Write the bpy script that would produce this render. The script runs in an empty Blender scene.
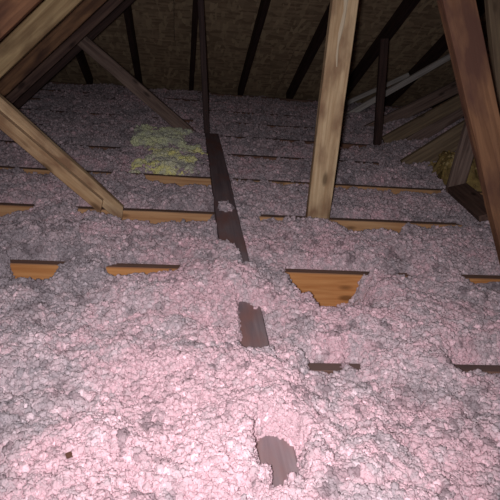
import bpy, bmesh, math, random
import numpy as np
from mathutils import Vector, Matrix

random.seed(4); rng = np.random.default_rng(7)
scene = bpy.context.scene
COL = scene.collection

# ------------------------------------------------------------------ camera, light, exposure
PITCH, YAW, ROLL, CAM_H = 0.3957, 0.1356, 0.0895, 0.848
fw = Vector((math.sin(YAW)*math.cos(PITCH), math.cos(YAW)*math.cos(PITCH), -math.sin(PITCH)))
r0 = fw.cross(Vector((0, 0, 1))).normalized(); u0 = r0.cross(fw)
right = r0*math.cos(ROLL) + u0*math.sin(ROLL)
up = u0*math.cos(ROLL) - r0*math.sin(ROLL)
cam_data = bpy.data.cameras.new('camera')
cam_data.sensor_fit = 'HORIZONTAL'; cam_data.sensor_width = 36.0
cam_data.lens = 36.0*550.0/500.0
cam_data.clip_start = 0.02
cam = bpy.data.objects.new('camera', cam_data); COL.objects.link(cam)
M = Matrix((right, up, -fw)).transposed().to_4x4()
M.translation = Vector((0, 0, CAM_H))
cam.matrix_world = M
scene.camera = cam

world = bpy.data.worlds.new('attic_air'); scene.world = world
world.use_nodes = True
world.node_tree.nodes['Background'].inputs[0].default_value = (0.9, 0.85, 1.0, 1)
world.node_tree.nodes['Background'].inputs[1].default_value = 0.004

fl = bpy.data.lights.new('camera_flash', 'SPOT')         # the phone's own flash next to its lens
fl.energy = 100.0; fl.shadow_soft_size = 0.018; fl.color = (1.0, 0.965, 0.985)
fl.spot_size = math.radians(98); fl.spot_blend = 1.0
flo = bpy.data.objects.new('camera_flash', fl); COL.objects.link(flo)
flo.matrix_world = M.copy()
flo.location = Vector((0, 0, CAM_H)) - right*0.03 + up*0.010 + fw*0.01

scene.view_settings.view_transform = 'Standard'
scene.view_settings.look = 'None'
scene.view_settings.exposure = 0.0
scene.view_settings.gamma = 1.0
scene.view_settings.use_curve_mapping = False

# ------------------------------------------------------------------ helpers
def lin(r, g, b):
    return tuple(((c/255.0)/12.92 if c/255.0 <= 0.04045 else ((c/255.0+0.055)/1.055)**2.4) for c in (r, g, b)) + (1.0,)

def new_mat(name):
    m = bpy.data.materials.new(name); m.use_nodes = True
    nt = m.node_tree; b = nt.nodes['Principled BSDF']
    b.inputs['Roughness'].default_value = 0.9
    b.inputs['Specular IOR Level'].default_value = 0.15
    return m, nt, b

def N(nt, kind, **kw):
    n = nt.nodes.new(kind)
    for k, v in kw.items(): setattr(n, k, v)
    return n

def mix(nt, fac, a, b, mode='MIX'):
    n = N(nt, 'ShaderNodeMix', data_type='RGBA', blend_type=mode)
    for sock, val in ((n.inputs[0], fac), (n.inputs[6], a), (n.inputs[7], b)):
        if hasattr(val, 'is_output'): nt.links.new(val, sock)
        else: sock.default_value = val
    return n.outputs[2]

def ramp(nt, val, p0, p1, c0=(0, 0, 0, 1), c1=(1, 1, 1, 1)):
    n = N(nt, 'ShaderNodeValToRGB'); e = n.color_ramp.elements
    e[0].position, e[1].position = p0, p1; e[0].color, e[1].color = c0, c1
    nt.links.new(val, n.inputs[0]); return n.outputs[0]

def wood(name, light, dark, dust=None, dust_amt=0.85, stain=None, knots=True):
    """sawn timber: grain runs along each board's own length (local x); settled dust on upward faces"""
    m, nt, b = new_mat(name)
    tc = N(nt, 'ShaderNodeTexCoord'); oi = N(nt, 'ShaderNodeObjectInfo')
    add = N(nt, 'ShaderNodeVectorMath', operation='MULTIPLY_ADD')
    nt.links.new(oi.outputs['Random'], add.inputs[0]); add.inputs[1].default_value = (37, 19, 11)
    nt.links.new(tc.outputs['Object'], add.inputs[2])
    mp = N(nt, 'ShaderNodeMapping'); mp.inputs['Scale'].default_value = (2.2, 38, 38)
    nt.links.new(add.outputs[0], mp.inputs[0])
    g = N(nt, 'ShaderNodeTexNoise'); g.inputs['Scale'].default_value = 1.6; g.inputs['Detail'].default_value = 6
    g.inputs['Distortion'].default_value = 0.6
    nt.links.new(mp.outputs[0], g.inputs['Vector'])
    col = mix(nt, ramp(nt, g.outputs['Fac'], 0.33, 0.66), dark, light)
    mp2 = N(nt, 'ShaderNodeMapping'); mp2.inputs['Scale'].default_value = (5, 13, 13)
    nt.links.new(add.outputs[0], mp2.inputs[0])
    blo = N(nt, 'ShaderNodeTexNoise'); blo.inputs['Scale'].default_value = 1.0; blo.inputs['Detail'].default_value = 4
    nt.links.new(mp2.outputs[0], blo.inputs['Vector'])
    if stain:
        col = mix(nt, ramp(nt, blo.outputs['Fac'], 0.45, 0.66), col, stain)
    if knots:
        mpk = N(nt, 'ShaderNodeMapping'); mpk.inputs['Scale'].default_value = (6, 16, 16)
        nt.links.new(add.outputs[0], mpk.inputs[0])
        v = N(nt, 'ShaderNodeTexVoronoi'); v.inputs['Scale'].default_value = 0.9
        nt.links.new(mpk.outputs[0], v.inputs['Vector'])
        col = mix(nt, ramp(nt, v.outputs['Distance'], 0.10, 0.22, (0.8, 0.8, 0.8, 1), (0, 0, 0, 1)), col,
                  tuple(c*0.35 for c in dark[:3])+(1,))
    if dust:
        ge = N(nt, 'ShaderNodeNewGeometry'); sp = N(nt, 'ShaderNodeSeparateXYZ')
        nt.links.new(ge.outputs['True Normal'], sp.inputs[0])
        f = ramp(nt, sp.outputs['Z'], 0.5, 0.9, (0, 0, 0, 1), (dust_amt,)*3+(1,))
        col = mix(nt, f, col, dust)
    nt.links.new(col, b.inputs['Base Color'])
    bp = N(nt, 'ShaderNodeBump'); bp.inputs['Strength'].default_value = 0.35; bp.inputs['Distance'].default_value = 0.004
    nt.links.new(g.outputs['Fac'], bp.inputs['Height']); nt.links.new(bp.outputs[0], b.inputs['Normal'])
    b.inputs['Roughness'].default_value = 0.75
    return m

DUST = lin(104, 86, 84)
MAT = {
 'joist_orange': wood('joist_orange', lin(208, 150, 98), lin(180, 120, 72), DUST),
 'joist_tan':    wood('joist_tan', lin(208, 164, 122), lin(180, 132, 94), DUST),
 'joist_red':    wood('joist_red', lin(176, 110, 76), lin(140, 80, 54), DUST),
 'joist_grey':   wood('joist_grey', lin(150, 112, 92), lin(105, 76, 66), DUST),
 'web_pale':     wood('web_pale', lin(216, 188, 152), lin(180, 148, 114), None, stain=lin(146, 114, 90)),
 'web_tan':      wood('web_tan', lin(216, 184, 146), lin(176, 138, 102), lin(200, 178, 152), 0.7, stain=lin(142, 104, 80)),
 'web_brown':    wood('web_brown', lin(152, 112, 84), lin(116, 82, 62), None, stain=lin(100, 70, 60)),
 'web_grey':     wood('web_grey', lin(150, 128, 118), lin(104, 84, 78), lin(128, 116, 114), 0.6),
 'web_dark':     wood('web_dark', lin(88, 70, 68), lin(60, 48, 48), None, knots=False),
 'chord_tan':    wood('chord_tan', lin(190, 164, 124), lin(146, 120, 88), None, stain=lin(118, 94, 70)),
 'chord_brown':  wood('chord_brown', lin(140, 104, 76), lin(98, 70, 54), None, stain=lin(74, 52, 44)),
 'chord_grey':   wood('chord_grey', lin(116, 92, 82), lin(82, 62, 58), None),
 'chord_red':    wood('chord_red', lin(142, 102, 76), lin(106, 74, 56), None, stain=lin(86, 58, 48)),
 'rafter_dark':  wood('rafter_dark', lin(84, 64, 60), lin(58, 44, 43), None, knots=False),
 'plank_dark':   wood('plank_dark', lin(146, 128, 131), lin(122, 106, 111), None, stain=lin(144, 108, 104), knots=False),
 'web_whitish':  wood('web_whitish', lin(214, 208, 204), lin(176, 166, 162), None, knots=False),
 'web_olive':    wood('web_olive', lin(150, 130, 106), lin(114, 96, 80), None),
 'plate':        wood('plate', lin(150, 118, 104), lin(112, 86, 78), lin(110, 90, 88), 0.6, knots=False),
}

def osb(name, base, dark, pale):
    m, nt, b = new_mat(name)
    tc = N(nt, 'ShaderNodeTexCoord')
    cols = []
    for k, (sc, rot) in enumerate((((7, 26, 20), 0.2), ((24, 8, 20), 0.9))):
        mp = N(nt, 'ShaderNodeMapping'); mp.inputs['Scale'].default_value = sc; mp.inputs['Rotation'].default_value = (0, 0, rot)
        nt.links.new(tc.outputs['Object'], mp.inputs[0])
        v = N(nt, 'ShaderNodeTexVoronoi'); v.inputs['Scale'].default_value = 1.3
        nt.links.new(mp.outputs[0], v.inputs['Vector']); cols.append(v.outputs['Color'])
    s = N(nt, 'ShaderNodeSeparateColor'); nt.links.new(cols[0], s.inputs[0])
    s2 = N(nt, 'ShaderNodeSeparateColor'); nt.links.new(cols[1], s2.inputs[0])
    c = mix(nt, ramp(nt, s.outputs[0], 0.1, 0.9), dark, base)
    c = mix(nt, ramp(nt, s2.outputs[1], 0.55, 0.95), c, pale)
    nt.links.new(c, b.inputs['Base Color'])
    bp = N(nt, 'ShaderNodeBump'); bp.inputs['Strength'].default_value = 0.3; bp.inputs['Distance'].default_value = 0.003
    nt.links.new(s.outputs[0], bp.inputs['Height']); nt.links.new(bp.outputs[0], b.inputs['Normal'])
    return m
MAT['osb'] = osb('oriented_strand_board', lin(206, 178, 148), lin(166, 140, 116), lin(222, 196, 162))
MAT['osb_red'] = osb('strand_board_reddish', lin(150, 100, 72), lin(104, 66, 50), lin(172, 124, 90))
m, nt, b = new_mat('drywall_back'); b.inputs['Base Color'].default_value = lin(150, 140, 130); MAT['drywall'] = m

def link(o, parent=None):
    COL.objects.link(o)
    if parent: o.parent = parent
    return o

def tag(o, label=None, cat=None, group=None, kind=None):
    if label: o['label'] = label
    if cat: o['category'] = cat
    if group: o['group'] = group
    if kind: o['kind'] = kind
    return o

def empty(name, loc):
    o = bpy.data.objects.new(name, None); o.location = loc; o.empty_display_size = 0.1
    return link(o)

def board_mesh(name, L, w, t, bow=0.0015, cut0=0.0, cut1=0.0, seed=0):
    """sawn board: length along x, width along z, thickness along y; eased edges, slight wane; ends cut on a bevel"""
    rs = random.Random(seed)
    bm = bmesh.new(); n = max(2, int(L/0.18)); e = min(0.003, t*0.12)
    prof = [(-t/2+e, -w/2), (t/2-e, -w/2), (t/2, -w/2+e), (t/2, w/2-e), (t/2-e, w/2), (-t/2+e, w/2), (-t/2, w/2-e), (-t/2, -w/2+e)]
    rings = []
    for i in range(n+1):
        f = i/n; dy, dz = rs.uniform(-bow, bow), rs.uniform(-bow, bow)
        ring = []
        for (y, z) in prof:
            x = f*L
            if i == 0: x += cut0*(z/w)
            if i == n: x += cut1*(z/w)
            ring.append(bm.verts.new((x, y+dy, z+dz)))
        rings.append(ring)
    for a, c in zip(rings, rings[1:]):
        for k in range(8):
            bm.faces.new((a[k], a[(k+1) % 8], c[(k+1) % 8], c[k]))
    bm.faces.new(rings[0][::-1]); bm.faces.new(rings[-1])
    bmesh.ops.recalc_face_normals(bm, faces=bm.faces)
    me = bpy.data.meshes.new(name); bm.to_mesh(me); bm.free()
    return me

SEED = [0]
def board(name, p0, p1, w, t, mat, parent=None, wide=(0, 0, 1), **kw):
    """board from p0 to p1, its wide side lying as near to `wide` as possible"""
    SEED[0] += 1
    p0, p1 = Vector(p0), Vector(p1); d = p1-p0; L = d.length; x = d/L
    z = Vector(wide); z = (z - x*z.dot(x)).normalized(); y = z.cross(x)
    me = board_mesh(name, L, w, t, seed=SEED[0], **kw); me.materials.append(MAT[mat])
    o = bpy.data.objects.new(name, me)
    R = Matrix((x, y, z)).transposed().to_4x4(); R.translation = p0
    link(o)
    if parent:
        o.parent = parent; o.matrix_local = Matrix.Translation(-parent.location) @ R
    else:
        o.matrix_world = R
    return o

# ------------------------------------------------------------------ the setting: ceiling below, roof above
JD = 0.61; Y0 = 1.20; JH = 0.14; JT = 0.038
YJ = lambda n: Y0 + JD*n
XL, XR = -2.5, 4.4
YE = 6.72; ZE = -0.05; MF = 0.58            # far roof plane: z = ZE + MF*(YE - y)

def plain_box(name, lo, hi, mat, parent=None):
    bm = bmesh.new(); bmesh.ops.create_cube(bm, size=1)
    for v in bm.verts:
        v.co = Vector([(lo[i]+hi[i])/2 + v.co[i]*(hi[i]-lo[i]) for i in range(3)])
    me = bpy.data.meshes.new(name); bm.to_mesh(me); bm.free(); me.materials.append(MAT[mat])
    return link(bpy.data.objects.new(name, me), parent)

tag(plain_box('floor', (XL, -0.6, -JH-0.014), (XR, 7.2, -JH-0.002), 'drywall'), kind='structure')

# one roof surface per side; its boards are panels with open joints
def roof(name, org, ax, ay, nu, nv, pu, pv, mat, gap=0.004, th=0.012):
    """panels pu x pv laid along ax (level) and ay (up the slope), staggered rows"""
    ax, ay = Vector(ax).normalized(), Vector(ay).normalized(); nz = ax.cross(ay)
    root = empty(name, org); tag(root, kind='structure')
    bm = bmesh.new(); bmesh.ops.create_cube(bm, size=1)
    for v in bm.verts: v.co = Vector((v.co.x*(pu-gap), v.co.y*(pv-gap), v.co.z*th))
    bmesh.ops.bevel(bm, geom=bm.edges[:], offset=0.0015, segments=1, affect='EDGES')
    me = bpy.data.meshes.new('roof_panel'); bm.to_mesh(me); bm.free(); me.materials.append(MAT[mat])
    for j in range(nv):
        for i in range(nu):
            o = bpy.data.objects.new('roof_panel', me); link(o, root)
            c = ax*((i+0.5)*pu - (pu/2 if j % 2 else 0)) + ay*((j+0.5)*pv) + nz*(random.uniform(0, 0.003))
            R = Matrix((ax, ay, nz)).transposed().to_4x4(); R.translation = c
            o.matrix_local = R
    return root

RD = 0.14                                              # rafter depth
aF = math.atan(MF)
offF = RD/math.cos(aF) + 0.012
roof('ceiling_far', (XL-1.3, YE+0.25, ZE-0.25*MF+offF), (1, 0, 0), (0, -math.cos(aF), math.sin(aF)), 4, 5, 2.44, 1.22, 'osb')
# left slope over the truss chords: z = 0.74 + TL*(x + 0.55) is the chords' lower edge
TL = 0.95; aL = math.atan(TL); CW = 0.089
zl = lambda x: 0.74 + TL*(x+0.55)
offL = CW/math.cos(aL) + 0.012
roof('ceiling_left', (-1.75, 4.42, zl(-1.75)+offL), (0, -1, 0), (math.cos(aL), 0, math.sin(aL)), 3, 4, 2.44, 1.22, 'osb_red')
roof('ceiling_right', (4.3, -0.6, -0.4), (0, 1, 0), (-math.cos(aL), 0, math.sin(aL)), 4, 4, 2.44, 1.22, 'osb')
tag(plain_box('wall_back', (XL-0.5, -1.3, -0.2), (XR+0.3, -1.25, 4.2), 'osb'), kind='structure')
tag(plain_box('wall_left', (XL-0.08, -1.3, -0.2), (XL-0.02, 7.0, 0.75), 'osb'), kind='structure')

pl = board('trim_1', (-2.4, YE-0.12, ZE+0.035), (4.0, YE-0.12, ZE+0.035), 0.075, 0.038, 'plate')
tag(pl, kind='structure')

# rafters of the far slope
raf = [(-1.68, 'dark rafter of the far roof slope at its far left end'),
       (-1.10, 'dark rafter of the far roof slope seen under the left diagonal web'),
       (-0.54, 'dark rafter of the far roof slope beside the left truss chords'),
       (0.05, 'dark rafter of the far roof slope just behind the thin dark post'),
       (0.63, 'dark rafter of the far roof slope midway between thin post and pale post'),
       (1.22, 'dark rafter of the far roof slope just left of the pale post'),
       (1.83, 'broad dark rafter of the far roof slope just right of the pale post'),
       (2.43, 'second dark rafter right of the pale post on the far slope'),
       (3.03, 'dark rafter of the far slope behind the brown slanted web'),
       (3.63, 'dark rafter of the far slope near the right eave')]
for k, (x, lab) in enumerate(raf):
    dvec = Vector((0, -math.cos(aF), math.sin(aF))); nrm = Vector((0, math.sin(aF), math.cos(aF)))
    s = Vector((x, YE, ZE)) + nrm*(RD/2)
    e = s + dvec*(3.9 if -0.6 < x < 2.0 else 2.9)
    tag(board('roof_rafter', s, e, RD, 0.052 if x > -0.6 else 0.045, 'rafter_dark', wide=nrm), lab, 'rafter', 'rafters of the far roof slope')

# ------------------------------------------------------------------ trusses, each with its bottom chord, webs and top chord
JM = {0: 'joist_grey', 1: 'joist_orange', 2: 'joist_tan', 3: 'joist_tan', 4: 'joist_grey', 5: 'joist_grey', 6: 'joist_grey', 7: 'joist_grey', 8: 'joist_grey'}
LAB = {0: 'nearest truss, its bottom chord almost buried in pink insulation',
       1: 'truss with orange bottom chord showing in a notch and brown slanted web at right',
       2: 'truss carrying the pale upright post and the tan slanting brace at left',
       3: 'truss whose tan bottom chord shows in front of the yellow batt',
       4: 'mostly buried truss between the two yellow batts, wide brown web at right',
       5: 'truss with grey slanting web and thin dark post behind the yellow batt',
       6: 'far truss next beyond the thin dark post, one grey web at right',
       7: 'far truss with the nearer of two whitish slanting webs at right',
       8: 'last truss before the far eave, short whitish web at right'}
T = {}
for n in range(9):
    y = YJ(n)+JT/2
    t = empty('roof_truss', (0, y, -JH)); tag(t, LAB[n], 'truss', 'roof trusses across the attic'); T[n] = t
    xl = -1.42 if n < 6 else -2.3
    board('bottom_chord', (xl, y, -JH/2), (3.9, y, -JH/2), JH, JT, JM[n], t)
    if n <= 5:
        nv = Vector((-math.sin(aL), 0, math.cos(aL)))
        x0, x1 = -1.30, 1.1
        if n == 5: x1 = 0.15
        cm = {0: 'chord_red', 1: 'chord_red', 2: 'chord_tan', 3: 'chord_brown', 4: 'chord_grey', 5: 'rafter_dark'}[n]
        board('top_chord', Vector((x0, y, zl(x0)))+nv*CW/2, Vector((x1, y, zl(x1)))+nv*CW/2, CW, JT, cm, t, wide=nv)

def web(n, a, c, w, mat, t=JT, dy=-0.02, wide=None, **kw):
    """web member in the truss plane from (x,z) a to (x,z) c"""
    y = YJ(n)+JT/2+dy
    d = Vector((c[0]-a[0], 0, c[1]-a[1])).normalized()
    wd = wide or Vector((-d.z, 0, d.x))
    return board('web', (a[0], y, a[1]), (c[0], y, c[1]), w, t, mat, T[n], wide=wd, **kw)

# truss 2: tan brace falling to the right and the pale post
web(2, (-1.03, 0.625), (-0.355, 0.030), 0.052, 'web_tan', dy=-0.058, t=0.038, cut1=-0.03)
web(2, (-1.01, 0.665), (-0.268, -0.02), 0.064, 'web_pale', dy=-0.019, t=0.038, cut1=-0.05)
post = web(2, (0.632, -0.05), (0.612, 1.55), 0.107, 'web_pale', dy=-0.045, t=0.045)
# pale glue run down the middle of the post
bm = bmesh.new(); prev = None; nseg = 14
for i in range(nseg+1):
    f = i/nseg; L0, L1 = 0.745, 1.35
    x = L0 + (L1-L0)*f; hw = 0.008*(0.35+0.65*min(1, f*4)) * (1+0.25*math.sin(i*2.3)); zc = 0.006*math.sin(i*0.9)+0.004
    row = [bm.verts.new((x, yy, zc+zz)) for yy, zz in ((0, -hw), (-0.004, -hw*0.5), (-0.004, hw*0.5), (0, hw))]
    if prev:
        for k in range(3): bm.faces.new((prev[k], prev[k+1], row[k+1], row[k]))
    prev = row
me = bpy.data.meshes.new('glue_run'); bm.to_mesh(me); bm.free()
mm, nt, b = new_mat('pale_glue'); b.inputs['Base Color'].default_value = lin(214, 196, 170); me.materials.append(mm)
g = link(bpy.data.objects.new('glue_run', me)); g.parent = post
yside = -1 if (post.matrix_local.to_3x3() @ Vector((0, 1, 0))).y > 0 else 1
g.location = (0, yside*0.0235, 0)
if yside > 0: g.rotation_euler = (math.pi, 0, 0)
tag(g, 'pale dried glue run')

# truss 1: brown slanted web at right
web(1, (0.62, 1.335), (1.315, -0.03), 0.098, 'web_brown', dy=-0.04, t=0.05)
# truss 2/3 at the right: pale web end, leaning grey web
web(2, (1.16, 1.30), (1.665, -0.03), 0.089, 'web_olive', dy=-0.03)
web(3, (1.60, -0.03), (1.66, 0.95), 0.10, 'web_grey', dy=-0.035)
# webs rising to the right in the far trusses
web(4, (1.54, -0.03), (2.75, 0.89), 0.15, 'web_olive')
web(5, (1.58, 0.03), (2.75, 0.80), 0.10, 'web_olive')
web(5, (1.80, 0.03), (2.85, 0.82), 0.10, 'web_grey', dy=0.02)
web(6, (1.62, 0.00), (3.0, 0.81), 0.11, 'web_grey')
web(7, (1.60, 0.04), (2.85, 0.885), 0.055, 'web_whitish')
web(8, (1.55, -0.02), (2.40, 0.435), 0.045, 'web_whitish')
web(5, (1.53, -0.03), (1.44, 0.80), 0.06, 'rafter_dark')
# truss 5: grey slanting web and the thin dark post seen on its edge
web(5, (-0.86, 0.705), (0.12, -0.06), 0.089, 'web_grey', dy=-0.03)
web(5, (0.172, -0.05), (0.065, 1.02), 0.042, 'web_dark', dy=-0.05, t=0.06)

# long flat plank across the trusses
plank = board('walk_plank', (0.200, 0.15, 0.020), (0.200, 4.15, 0.020), 0.100, 0.038, 'plank_dark', wide=(1, 0, 0))
tag(plank, 'long dark flat plank lying across the trusses, half buried in pink insulation', 'plank')

# ------------------------------------------------------------------ insulation
def hash2(ix, iy, s):
    h = (ix.astype(np.int64)*374761393 + iy.astype(np.int64)*668265263 + s*974634777) & 0xFFFFFFFF
    h = ((h ^ (h >> 13))*1274126177) & 0xFFFFFFFF
    h = ((h ^ (h >> 16))*2246822519) & 0xFFFFFFFF
    return ((h ^ (h >> 15)) & 0xFFFFFF)/float(0x1000000)
def vnoise(x, y, sc, s):
    x, y = x/sc, y/sc
    ix, iy = np.floor(x), np.floor(y); fx, fy = x-ix, y-iy
    fx, fy = fx*fx*(3-2*fx), fy*fy*(3-2*fy)
    a, b_, c, d = hash2(ix, iy, s), hash2(ix+1, iy, s), hash2(ix, iy+1, s), hash2(ix+1, iy+1, s)
    return (a*(1-fx)+b_*fx)*(1-fy) + (c*(1-fx)+d*fx)*fy - 0.5
def cell(x, y, sc, s):
    """distance to the nearest cell point, in cell units, and that cell's random number"""
    x, y = x/sc, y/sc; ix, iy = np.floor(x), np.floor(y)
    best = np.full(x.shape, 9.0); rnd = np.zeros(x.shape)
    for dx in (-1, 0, 1):
        for dy in (-1, 0, 1):
            cx, cy = ix+dx, iy+dy
            px = cx + hash2(cx, cy, s); py = cy + hash2(cx, cy, s+1)
            d = np.hypot(px-x, py-y); m_ = d < best
            best = np.where(m_, d, best); rnd = np.where(m_, hash2(cx, cy, s+2), rnd)
    return best, rnd
def win(x, a, b_, soft):
    f = lambda t: np.clip(t, 0, 1)**2*(3-2*np.clip(t, 0, 1))
    return f((x-a)/soft+0.5)*f((b_-x)/soft+0.5)

# where the chords' faces are bare: truss, x from, x to, how far down the fluff has slipped
BARE = [(1, -0.60, -0.40, .060), (1, -0.25, -0.12, .050), (1, -0.10, 0.03, .030), (1, 1.06, 1.5, .030),
        (2, -1.0, -0.68, .050), (2, -0.47, -0.09, .060), (2, -0.13, 0.16, .050), (2, 0.36, 0.70, .010), (2, 0.70, 1.07, .080),
        (3, -0.20, 0.16, .085), (3, 0.90, 1.52, .018), (3, -0.9, -0.55, .02), (0, 0.33, 0.50, -.006), (0, 0.74, 1.2, -.010),
        (4, -0.62, -0.40, .02), (4, 0.30, 0.80, .004), (3, 0.28, 0.62, .0)]
PILE = [(-0.10, 1.45, .22, .028), (0.16, 1.63, .10, .05), (0.05, 1.12, .16, .035), (0.25, 1.13, .12, .04), (0.62, 1.45, .18, .02),
        (-0.45, 2.1, .2, .015), (0.9, 2.0, .25, .015), (0.1, 0.7, .25, .02), (0.63, 2.31, .10, .055), (0.16, 2.0, .07, .035), (1.95, 4.3, .35, .05), (1.7, 3.7, .25, .04), (2.0, 5.0, .45, .12), (2.4, 4.5, .4, .16), (1.4, 5.4, .4, .05)]

def height(x, y, fine=True):
    near = np.clip((1.9-y)/1.0, 0, 1)
    h = 0.004 + 0.046*near + vnoise(x, y, .42, 3)*.040 + vnoise(x, y, .17, 5)*.036 + vnoise(x, y, .07, 7)*.024
    for (px, py, s, a) in PILE: h = h + a*np.exp(-((x-px)**2+(y-py)**2)/s**2)
    # bays sag a little between the chords, chords stay lightly covered
    far = np.clip((y-2.2)/1.5, 0, 1)
    ph = (y-Y0-JT/2)/JD; s = ph-np.round(ph)
    h = h - far*0.022*np.exp(-(s/.13)**2) - far*0.004
    # bare chord faces
    wx = x + vnoise(x, y, .06, 21)*.06 + vnoise(x, y, .02, 22)*.03
    rag = vnoise(x, y, .045, 23)*.030 + vnoise(x, y, .11, 24)*.040
    for (n, a, b_, dep) in BARE:
        yf = YJ(n); sfr = yf - y
        fr = np.where(sfr > 0, np.exp(-(np.maximum(sfr, 0)/.11)**2), np.exp(-(np.minimum(sfr+JT, 0)/.035)**2))
        w_ = win(wx, a, b_, .07)
        target = np.where(sfr > -0.019, -dep-.012+rag, -0.022)
        k = w_*np.where(sfr < -0.019, fr, np.clip(fr*1.25, 0, 1))
        h = h*(1-k) + target*k
    # the deep V notch in front of truss 1
    sfr = YJ(1)-y; c = 0.545
    v = np.clip(1.25*(1-np.abs(wx-c)/0.185), 0, 1)**0.9
    k = np.where(sfr > -.019, np.exp(-(np.maximum(sfr, 0)/.29)**4), 0)*np.clip(v*2.2, 0, 1)
    h = h*(1-k) + (-0.012-0.150*v*np.clip(1.05-sfr/.50, 0, 1)+rag*.5)*k
    k = win(wx, .36, .72, .06)*np.where(sfr <= -.019, np.exp(-(np.minimum(sfr+JT, 0)/.035)**2), 0)
    h = h*(1-k) + (-0.030)*k
    # plank: bare stretches
    bx = x + vnoise(x, y, .045, 31)*.035; by = y + vnoise(x, y, .05, 33)*.05
    e = win(bx, .10, .30, .04)*win(by, 1.96, 4.3, .10)
    e = np.maximum(e, win(bx, .195+(1.98-by)*.10, .30, .03)*win(by, 1.74, 2.0, .06))
    e = np.maximum(e, win(bx, .175, .30, .03)*win(by, 1.19, 1.50, .04))
    e = np.maximum(e, win(bx, .150, .262, .03)*win(by, .765, .915, .035))
    e = np.maximum(e, win(bx, .175, .225, .012)*win(by, .72, .80, .02))
    clump = np.exp(-((x-.195)**2+(y-2.40)**2)/.045**2)
    lvl = np.minimum(h, 0.012)
    h = h*(1-e) + lvl*e + clump*.055
    cov = win(x, .12, .28, .06)*(1-e)*win(y, .2, 1.96, .1)
    h = np.maximum(h, cov*.066 - (1-cov)*.3)
    if fine:
        big = np.clip(.75-.20*(y-1.2), .25, .75)*np.clip((h+.03)/.04, 0, 1)     # billows stand where the fluff lies deep
        d, r_ = cell(x+vnoise(x, y, .03, 41)*.02, y+vnoise(x, y, .03, 43)*.02, .052, 51)
        h = h + (.016+.010*r_)*np.sqrt(np.clip(1-(d/.85)**2, 0, 1)) - .016
        d, r_ = cell(x+vnoise(x, y, .05, 45)*.04, y+vnoise(x, y, .05, 47)*.04, .115, 55)
        h = h + ((.030+.016*r_)*np.sqrt(np.clip(1-(d/.9)**2, 0, 1)) - .030)*big
        d, r_ = cell(x, y, .021, 61)
        h = h + (.005+.006*r_)*np.sqrt(np.clip(1-(d/.85)**2, 0, 1)) - .005
        h = h + vnoise(x, y, .008, 71)*.004
    return h

# pink patches (x, y, radius, strength) on otherwise greyed fluff
PINK = [(-0.05, .95, .32, .8), (.15, 1.2, .22, .5), (.45, .95, .25, .5), (.0, 1.45, .22, .5), (.62, 1.35, .28, .5), (-.2, 2.2, .16, .6),
        (.05, 2.0, .14, .5), (.75, 1.65, .25, .35), (-.12, 1.75, .14, .55), (.05, .72, .3, .7), (.55, .75, .2, .5), (.75, 1.3, .3, .35), (.7, 1.0, .25, .35), (.8, 2.2, .2, .3), (1.25, 2.2, .18, .4), (1.2, 2.0, .12, .5), (.5, 2.0, .2, .3)]
GREY = [(-.42, 1.62, .22, .6), (-.30, 1.05, .10, .5), (-.02, 1.3, .05, .5), (-.35, .85, .10, .6), (1.05, 1.7, .22, .22), (.62, 1.02, .07, .25), (-.6, 1.95, .2, .4), (.35, 1.12, .06, .5)]
def tint(x, y, jitter):
    p = 0.42 + vnoise(x, y, .25, 81)*.55 + vnoise(x, y, .09, 83)*.45 + vnoise(x, y, .035, 85)*.6 + vnoise(x, y, .014, 87)*.5 - .08*np.clip((y-2.2)/2, 0, 1)
    for (px, py, s, a) in PINK: p = p + a*.6*np.exp(-((x-px)**2+(y-py)**2)/s**2)
    for (px, py, s, a) in GREY: p = p - a*np.exp(-((x-px)**2+(y-py)**2)/s**2)
    p = np.clip(p + jitter*.40, 0, 1)[:, None]
    grey, pinkc = np.array(lin(170, 158, 164)[:3]), np.array(lin(213, 179, 187)[:3])
    mid = np.array(lin(199, 179, 185)[:3])
    c = np.where(p < .5, grey+(mid-grey)*p*2, mid+(pinkc-mid)*(p*2-1))
    dirt = np.clip((vnoise(x, y, .05, 91)*.9+vnoise(x, y, .016, 93)*.8+jitter*.35-.24)*1.9 + sum(a*.55*np.exp(-((x-px)**2+(y-py)**2)/s_**2) for px, py, s_, a in GREY), 0, .7)[:, None]
    c = c*(1-dirt) + np.array(lin(106, 94, 99)[:3])*dirt
    return c * (1 + jitter[:, None]*.24)

NU, NV = 620, 640
vv = np.linspace(0, 1, NV); ys = 0.30*(6.80/0.30)**vv
uu = np.linspace(0, 1, NU)
lo = np.maximum(np.where(ys < 4.45, -1.40, XL+.05), -0.55-0.42*ys); hi = np.minimum(3.7, 0.75+0.75*ys)
X = lo[:, None] + (hi-lo)[:, None]*uu[None, :]; Y = np.repeat(ys[:, None], NU, 1)
x, y = X.ravel(), Y.ravel()
z = np.maximum(height(x, y), -JH+.003)
nb = len(x)
col_bed = tint(x, y, vnoise(x, y, .012, 95))
idx = (np.arange(NV-1)[:, None]*NU + np.arange(NU-1)[None, :]).ravel()
quads = np.stack([idx, idx+1, idx+NU+1, idx+NU], 1)

# tufts: loose nodules lying on the bed, denser and finer where they are close
NT = 330000
ty = 0.32*(6.7/0.32)**(rng.random(NT)**1.0)
tl = np.maximum(np.where(ty < 4.5, -1.38, XL+.1), -0.5-0.40*ty); th_ = np.minimum(3.65, 0.7+0.72*ty)
tx = tl + (th_-tl)*rng.random(NT)
ts = (0.0027 + 0.0056*rng.random(NT)**2.4)*(1+0.20*np.clip(ty-1.5, 0, 3))
tz = height(tx, ty)
keep = tz > -JH+.01
hc = height(tx, ty, False)
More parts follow.
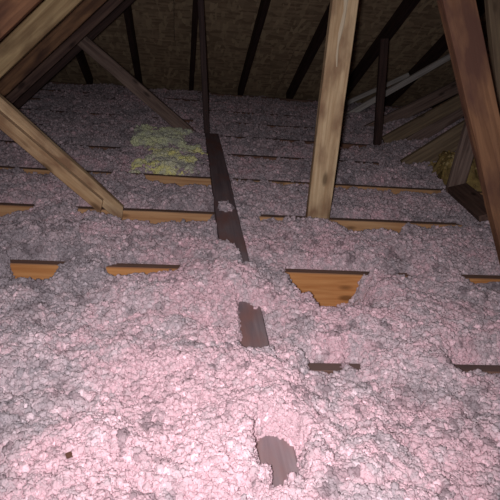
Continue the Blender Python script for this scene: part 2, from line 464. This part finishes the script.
# bare plank and chord tops stay bare but for a few specks
onplank = (np.abs(tx-.2) < .052) & (tz < .032) & (ty < 4.15)
onjoist = np.zeros(NT, bool)
for n in range(9): onjoist |= (ty > YJ(n)-.006) & (ty < YJ(n)+JT+.004) & (tz < 0.002)
keep &= ~onplank & ~onjoist
tx, ty, tz, ts = tx[keep], ty[keep], tz[keep], ts[keep]
tz = tz + ts*0.55
col_t = tint(tx, ty, rng.random(len(tx))-.5)
col_t *= np.where(rng.random(len(tx)) < .12, 1.3, 1.0)[:, None]     # cleaner, paler fibres

# more tufts on steep banks, where a plan view scatter leaves too few
Pq = np.stack([x, y, z], 1)[quads]
ar = np.linalg.norm(np.cross(Pq[:, 2]-Pq[:, 0], Pq[:, 3]-Pq[:, 1]), axis=1)/2
pl_ = np.abs(np.cross((Pq[:, 2]-Pq[:, 0])[:, :2], (Pq[:, 3]-Pq[:, 1])[:, :2]))/2
cen = Pq.mean(1); wgt = np.clip(ar/np.maximum(pl_, 1e-9)-1.35, 0, 4)*pl_/cen[:, 1]**1.6
jmask = np.ones(len(wgt), bool)
for n in range(9): jmask &= ~((cen[:, 1] > YJ(n)-.012) & (cen[:, 1] < YJ(n)+JT+.004) & (cen[:, 2] < .002))
jmask &= ~((np.abs(cen[:, 0]-.2) < .055) & (cen[:, 2] < .034))
wgt = wgt*jmask; NB = 60000
pk = rng.choice(len(wgt), NB, p=wgt/wgt.sum()); w4 = rng.dirichlet((1, 1, 1, 1), NB)
Q = (Pq[pk]*w4[:, :, None]).sum(1); qs = .0027+.005*rng.random(NB)**2.4
tx, ty, tz = np.r_[tx, Q[:, 0]], np.r_[ty, Q[:, 1]], np.r_[tz, Q[:, 2]+qs*.2]; ts = np.r_[ts, qs]
col_t = np.concatenate([col_t, tint(Q[:, 0], Q[:, 1], rng.random(NB)-.5)])

me = bpy.data.meshes.new('loose_insulation')
nt_ = len(tx); tot = nb+nt_
co = np.empty((tot, 3)); co[:nb] = np.stack([x, y, z], 1); co[nb:] = np.stack([tx, ty, tz], 1)
me.vertices.add(tot); me.vertices.foreach_set('co', co.ravel())
nf = len(quads); me.loops.add(nf*4); me.loops.foreach_set('vertex_index', quads.ravel().astype(np.int32))
me.polygons.add(nf); me.polygons.foreach_set('loop_start', np.arange(0, nf*4, 4, dtype=np.int32))
me.update(calc_edges=True)
me.polygons.foreach_set('use_smooth', np.ones(nf, bool))
at = me.attributes.new('tint', 'FLOAT_COLOR', 'POINT')
cc = np.ones((tot, 4)); cc[:nb, :3] = col_bed; cc[nb:, :3] = col_t; cc = np.clip(cc, 0, 1)
at.data.foreach_set('color', cc.ravel())
at = me.attributes.new('tuft', 'FLOAT', 'POINT')
sv = np.zeros(tot); sv[nb:] = ts; at.data.foreach_set('value', sv)

def fluff_mat(name, kind):
    m, nt, b = new_mat(name)
    a = N(nt, 'ShaderNodeAttribute', attribute_type=kind, attribute_name='tint')
    nt.links.new(a.outputs['Color'], b.inputs['Base Color'])
    b.inputs['Roughness'].default_value = 1.0; b.inputs['Specular IOR Level'].default_value = 0.05
    b.inputs['Sheen Weight'].default_value = 0.0
    tc = N(nt, 'ShaderNodeTexCoord'); n = N(nt, 'ShaderNodeTexNoise')
    n.inputs['Scale'].default_value = 220 if kind == 'GEOMETRY' else 3.0
    n.inputs['Detail'].default_value = 4
    nt.links.new(tc.outputs['Object'], n.inputs['Vector'])
    bp = N(nt, 'ShaderNodeBump'); bp.inputs['Strength'].default_value = 0.6; bp.inputs['Distance'].default_value = 0.003
    nt.links.new(n.outputs['Fac'], bp.inputs['Height']); nt.links.new(bp.outputs[0], b.inputs['Normal'])
    return m
bed_mat, tuft_mat = fluff_mat('blown_fibre_bed', 'GEOMETRY'), fluff_mat('blown_fibre_tuft', 'INSTANCER')
me.materials.append(bed_mat); me.materials.append(tuft_mat)
ins = link(bpy.data.objects.new('loose_insulation', me))
tag(ins, 'pink and grey loose blown insulation heaped over the whole attic floor', 'insulation', kind='stuff')

def tuft_tree(mat):
    ng = bpy.data.node_groups.new('tuft_scatter', 'GeometryNodeTree')
    ng.interface.new_socket('Geometry', in_out='INPUT', socket_type='NodeSocketGeometry')
    ng.interface.new_socket('Geometry', in_out='OUTPUT', socket_type='NodeSocketGeometry')
    A = lambda k, **kw: N(ng, k, **kw); L = ng.links.new
    gi, go = A('NodeGroupInput'), A('NodeGroupOutput')
    variants = A('GeometryNodeGeometryToInstance')
    for k in range(4):
        ico = A('GeometryNodeMeshIcoSphere'); ico.inputs['Radius'].default_value = 1.0; ico.inputs['Subdivisions'].default_value = 3
        pos = A('GeometryNodeInputPosition')
        nz = A('ShaderNodeTexNoise', noise_dimensions='4D'); nz.inputs['Scale'].default_value = 1.25; nz.inputs['Detail'].default_value = 2.5
        nz.inputs['W'].default_value = 3.7*k+1.3
        mr = A('ShaderNodeMapRange'); mr.inputs[1].default_value = .25; mr.inputs[2].default_value = .75
        mr.inputs[3].default_value = .25; mr.inputs[4].default_value = 1.75; mr.clamp = False
        sc = A('ShaderNodeVectorMath', operation='SCALE')
        L(nz.outputs['Fac'], mr.inputs[0]); L(pos.outputs[0], sc.inputs[0]); L(mr.outputs[0], sc.inputs['Scale'])
        sp = A('GeometryNodeSetPosition'); L(ico.outputs['Mesh'], sp.inputs['Geometry']); L(sc.outputs[0], sp.inputs['Position'])
        ss = A('GeometryNodeSetShadeSmooth'); L(sp.outputs[0], ss.inputs[0])
        sm = A('GeometryNodeSetMaterial'); sm.inputs['Material'].default_value = mat; L(ss.outputs[0], sm.inputs['Geometry'])
        L(sm.outputs[0], variants.inputs[0])
    na = A('GeometryNodeInputNamedAttribute', data_type='FLOAT'); na.inputs['Name'].default_value = 'tuft'
    gt = A('FunctionNodeCompare', data_type='FLOAT', operation='GREATER_THAN'); gt.inputs[1].default_value = 1e-4
    L(na.outputs[0], gt.inputs[0])
    rv = A('FunctionNodeRandomValue', data_type='FLOAT_VECTOR'); rv.inputs[0].default_value = (0, 0, 0); rv.inputs[1].default_value = (6.283,)*3
    ri = A('FunctionNodeRandomValue', data_type='INT'); ri.inputs[4].default_value = 0; ri.inputs[5].default_value = 3
    iop = A('GeometryNodeInstanceOnPoints'); iop.inputs['Pick Instance'].default_value = True
    L(gi.outputs[0], iop.inputs['Points']); L(gt.outputs[0], iop.inputs['Selection']); L(variants.outputs[0], iop.inputs['Instance'])
    L(ri.outputs[2], iop.inputs['Instance Index']); L(rv.outputs[0], iop.inputs['Rotation']); L(na.outputs[0], iop.inputs['Scale'])
    jn = A('GeometryNodeJoinGeometry'); L(gi.outputs[0], jn.inputs[0]); L(iop.outputs[0], jn.inputs[0])
    L(jn.outputs[0], go.inputs[0])
    return ng
md = ins.modifiers.new('tufts', 'NODES'); TUFTS = tuft_tree(tuft_mat); md.node_group = TUFTS

# ------------------------------------------------------------------ yellow batts and scraps
def batt_mat(name, yel, pale, grey):
    m, nt, b = new_mat(name)
    tc = N(nt, 'ShaderNodeTexCoord')
    mp = N(nt, 'ShaderNodeMapping'); mp.inputs['Scale'].default_value = (9, 22, 22); nt.links.new(tc.outputs['Object'], mp.inputs[0])
    n = N(nt, 'ShaderNodeTexNoise'); n.inputs['Scale'].default_value = 1.0; n.inputs['Detail'].default_value = 5; n.inputs['Distortion'].default_value = 1.2
    nt.links.new(mp.outputs[0], n.inputs['Vector'])
    c = mix(nt, ramp(nt, n.outputs['Fac'], .35, .62), grey, yel)
    n2 = N(nt, 'ShaderNodeTexNoise'); n2.inputs['Scale'].default_value = 7; n2.inputs['Detail'].default_value = 3
    nt.links.new(tc.outputs['Object'], n2.inputs['Vector'])
    c = mix(nt, ramp(nt, n2.outputs['Fac'], .5, .7), c, pale)
    nt.links.new(c, b.inputs['Base Color']); b.inputs['Roughness'].default_value = 1
    n3 = N(nt, 'ShaderNodeTexNoise'); n3.inputs['Scale'].default_value = 90; n3.inputs['Detail'].default_value = 4
    nt.links.new(tc.outputs['Object'], n3.inputs['Vector'])
    bp = N(nt, 'ShaderNodeBump'); bp.inputs['Strength'].default_value = .8; bp.inputs['Distance'].default_value = .006
    nt.links.new(n3.outputs['Fac'], bp.inputs['Height']); nt.links.new(bp.outputs[0], b.inputs['Normal'])
    return m
MAT['batt'] = batt_mat('yellow_glass_wool', lin(222, 220, 192), lin(236, 230, 164), lin(176, 172, 162))
MAT['batt2'] = batt_mat('pale_glass_wool', lin(212, 214, 190), lin(222, 222, 182), lin(158, 154, 150))
MAT['scrap'] = batt_mat('olive_glass_wool', lin(168, 144, 90), lin(186, 164, 116), lin(134, 112, 74))

def batt(name, x0, x1, y0, y1, top, seed, mat, pal, ragged=.06, res=.010, rough=1.0, nfib=4200):
    """torn batt: a lumpy slab with ragged outline, closed underneath"""
    nx, ny = int((x1-x0)/res), int((y1-y0)/res)
    gx, gy = np.meshgrid(np.linspace(0, 1, nx+1), np.linspace(0, 1, ny+1))
    px, py = x0+(x1-x0)*gx, y0+(y1-y0)*gy
    ex = np.minimum(gx, 1-gx)*(x1-x0); ey = np.minimum(gy, 1-gy)*(y1-y0)
    rim = np.minimum(ex, ey) + vnoise(px, py, .09, seed)*ragged*2 + vnoise(px, py, .03, seed+1)*ragged*.8
    prof = np.clip((rim+.015)/.11, 0, 1)**.7
    hh = top*(.55+.45*prof) + vnoise(px, py, .12, seed+2)*.035 + (vnoise(px, py, .035, seed+3)*.016 + vnoise(px, py, .016, seed+4)*.010)*rough
    zt = np.maximum(hh*prof + height(px, py, False)*(1-prof) - (1-prof)*.03, -.11)
    zb = np.minimum(zt-.012, height(px, py, False)-.04)
    ox, oy = (x0+x1)/2, (y0+y1)/2
    n1 = (nx+1)*(ny+1); c = np.concatenate([np.stack([px-ox, py-oy, zt], -1).reshape(-1, 3), np.stack([px-ox, py-oy, zb], -1).reshape(-1, 3)])
    ins_ = (rim > -.012)
    W = nx+1; faces = []
    f = ins_[:-1, :-1] & ins_[1:, :-1] & ins_[:-1, 1:] & ins_[1:, 1:]
    P = np.pad(f, 1)
    for j in range(ny):
        for i in range(nx):
            if not f[j, i]: continue
            a, b_, c_, d = j*W+i, j*W+i+1, (j+1)*W+i+1, (j+1)*W+i
            faces.append((a, b_, c_, d)); faces.append((a+n1, d+n1, c_+n1, b_+n1))
            if not P[j, i+1]: faces.append((a, a+n1, b_+n1, b_))
            if not P[j+2, i+1]: faces.append((c_, c_+n1, d+n1, d))
            if not P[j+1, i]: faces.append((d, d+n1, a+n1, a))
            if not P[j+1, i+2]: faces.append((b_, b_+n1, c_+n1, c_))
    # loose fibre tufts on its top
    jj, ii = np.nonzero(f); pick = rng.integers(0, len(jj), nfib); a_, b2 = rng.random(nfib), rng.random(nfib)
    j0, i0 = jj[pick], ii[pick]
    fz = zt[j0, i0]*(1-a_)*(1-b2)+zt[j0, i0+1]*a_*(1-b2)+zt[j0+1, i0]*(1-a_)*b2+zt[j0+1, i0+1]*a_*b2
    fx, fy = px[j0, i0]+a_*(x1-x0)/nx, py[j0, i0]+b2*(y1-y0)/ny
    fs = .005+.007*rng.random(nfib)**2
    q = np.clip(.5+vnoise(fx, fy, .10, seed+5)*1.3+vnoise(fx, fy, .03, seed+6)*.9+(rng.random(nfib)-.5)*.3, 0, 1)[:, None]
    p0_, p1_, p2_ = [np.array(lin(*t_)[:3]) for t_ in pal]
    fc = np.where(q < .5, p0_+(p1_-p0_)*q*2, p1_+(p2_-p1_)*(q*2-1))
    me = bpy.data.meshes.new(name); me.from_pydata([tuple(v) for v in c], [], faces)
    bm = bmesh.new(); bm.from_mesh(me); bmesh.ops.delete(bm, geom=[v for v in bm.verts if not v.link_faces], context='VERTS'); 
    for k in range(nfib): bm.verts.new((fx[k]-ox, fy[k]-oy, fz[k]+fs[k]*.3))
    bm.to_mesh(me); bm.free(); nv0 = len(me.vertices)-nfib
    cc_ = np.ones((nv0+nfib, 4)); cc_[nv0:, :3] = fc; cc_[:nv0, :3] = p1_
    me.attributes.new('tint', 'FLOAT_COLOR', 'POINT').data.foreach_set('color', cc_.ravel())
    sv_ = np.zeros(nv0+nfib); sv_[nv0:] = fs; me.attributes.new('tuft', 'FLOAT', 'POINT').data.foreach_set('value', sv_)
    me.polygons.foreach_set('use_smooth', np.ones(len(me.polygons), bool)); me.materials.append(MAT[mat]); me.materials.append(tuft_mat)
    o = link(bpy.data.objects.new(name, me)); o.location = (ox, oy, 0)
    o.modifiers.new('fibres', 'NODES').node_group = TUFTS; return o
tag(batt('insulation_batt', -.30, .145, 3.06, 3.62, .035, 201, 'batt', ((190, 186, 178), (230, 228, 200), (246, 240, 168))), 'yellow glass wool batt lying beside the dark plank, nearer of two', 'insulation batt', 'yellow batts beside the plank')
tag(batt('insulation_batt', -.36, .10, 3.69, 4.22, .05, 231, 'batt2', ((166, 162, 158), (220, 222, 198), (234, 236, 194)), ragged=.09), 'paler torn yellow batt under the end of the grey slanting web', 'insulation batt', 'yellow batts beside the plank')
tag(batt('insulation_scrap', 1.62, 2.05, 3.09, 3.55, .15, 261, 'scrap', ((132, 110, 76), (156, 132, 86), (186, 166, 122)), ragged=.05, rough=.3, nfib=500), 'olive yellow insulation scrap behind the leaning grey web at right', 'insulation scrap')

o = board('board_offcut', (1.60, 2.98, .035), (1.53, 2.46, .04), .115, .035, 'chord_grey', wide=(1, 0, .35))
tag(o, 'short dark board offcut lying on the insulation at the right edge', 'board')

# small brown chip of wood on the near fluff
cx, cy = -0.190, 0.80
cz = float(height(np.array([cx]), np.array([cy]))[0])
bm = bmesh.new(); bmesh.ops.create_cube(bm, size=1)
bmesh.ops.subdivide_edges(bm, edges=bm.edges[:], cuts=2, use_grid_fill=True)
for v in bm.verts:
    k = random.uniform(.75, 1.1); v.co = Vector((v.co.x*.020*k, v.co.y*.011*k, v.co.z*.006*random.uniform(.7, 1.2)))
me = bpy.data.meshes.new('wood_chip'); bm.to_mesh(me); bm.free(); me.materials.append(MAT['chord_red'])
chip = link(bpy.data.objects.new('wood_chip', me)); chip.location = (cx, cy, cz+.012); chip.rotation_euler = (.5, -.1, .5)
tag(chip, 'small reddish brown wood chip lying on the nearest pink insulation', 'wood chip')
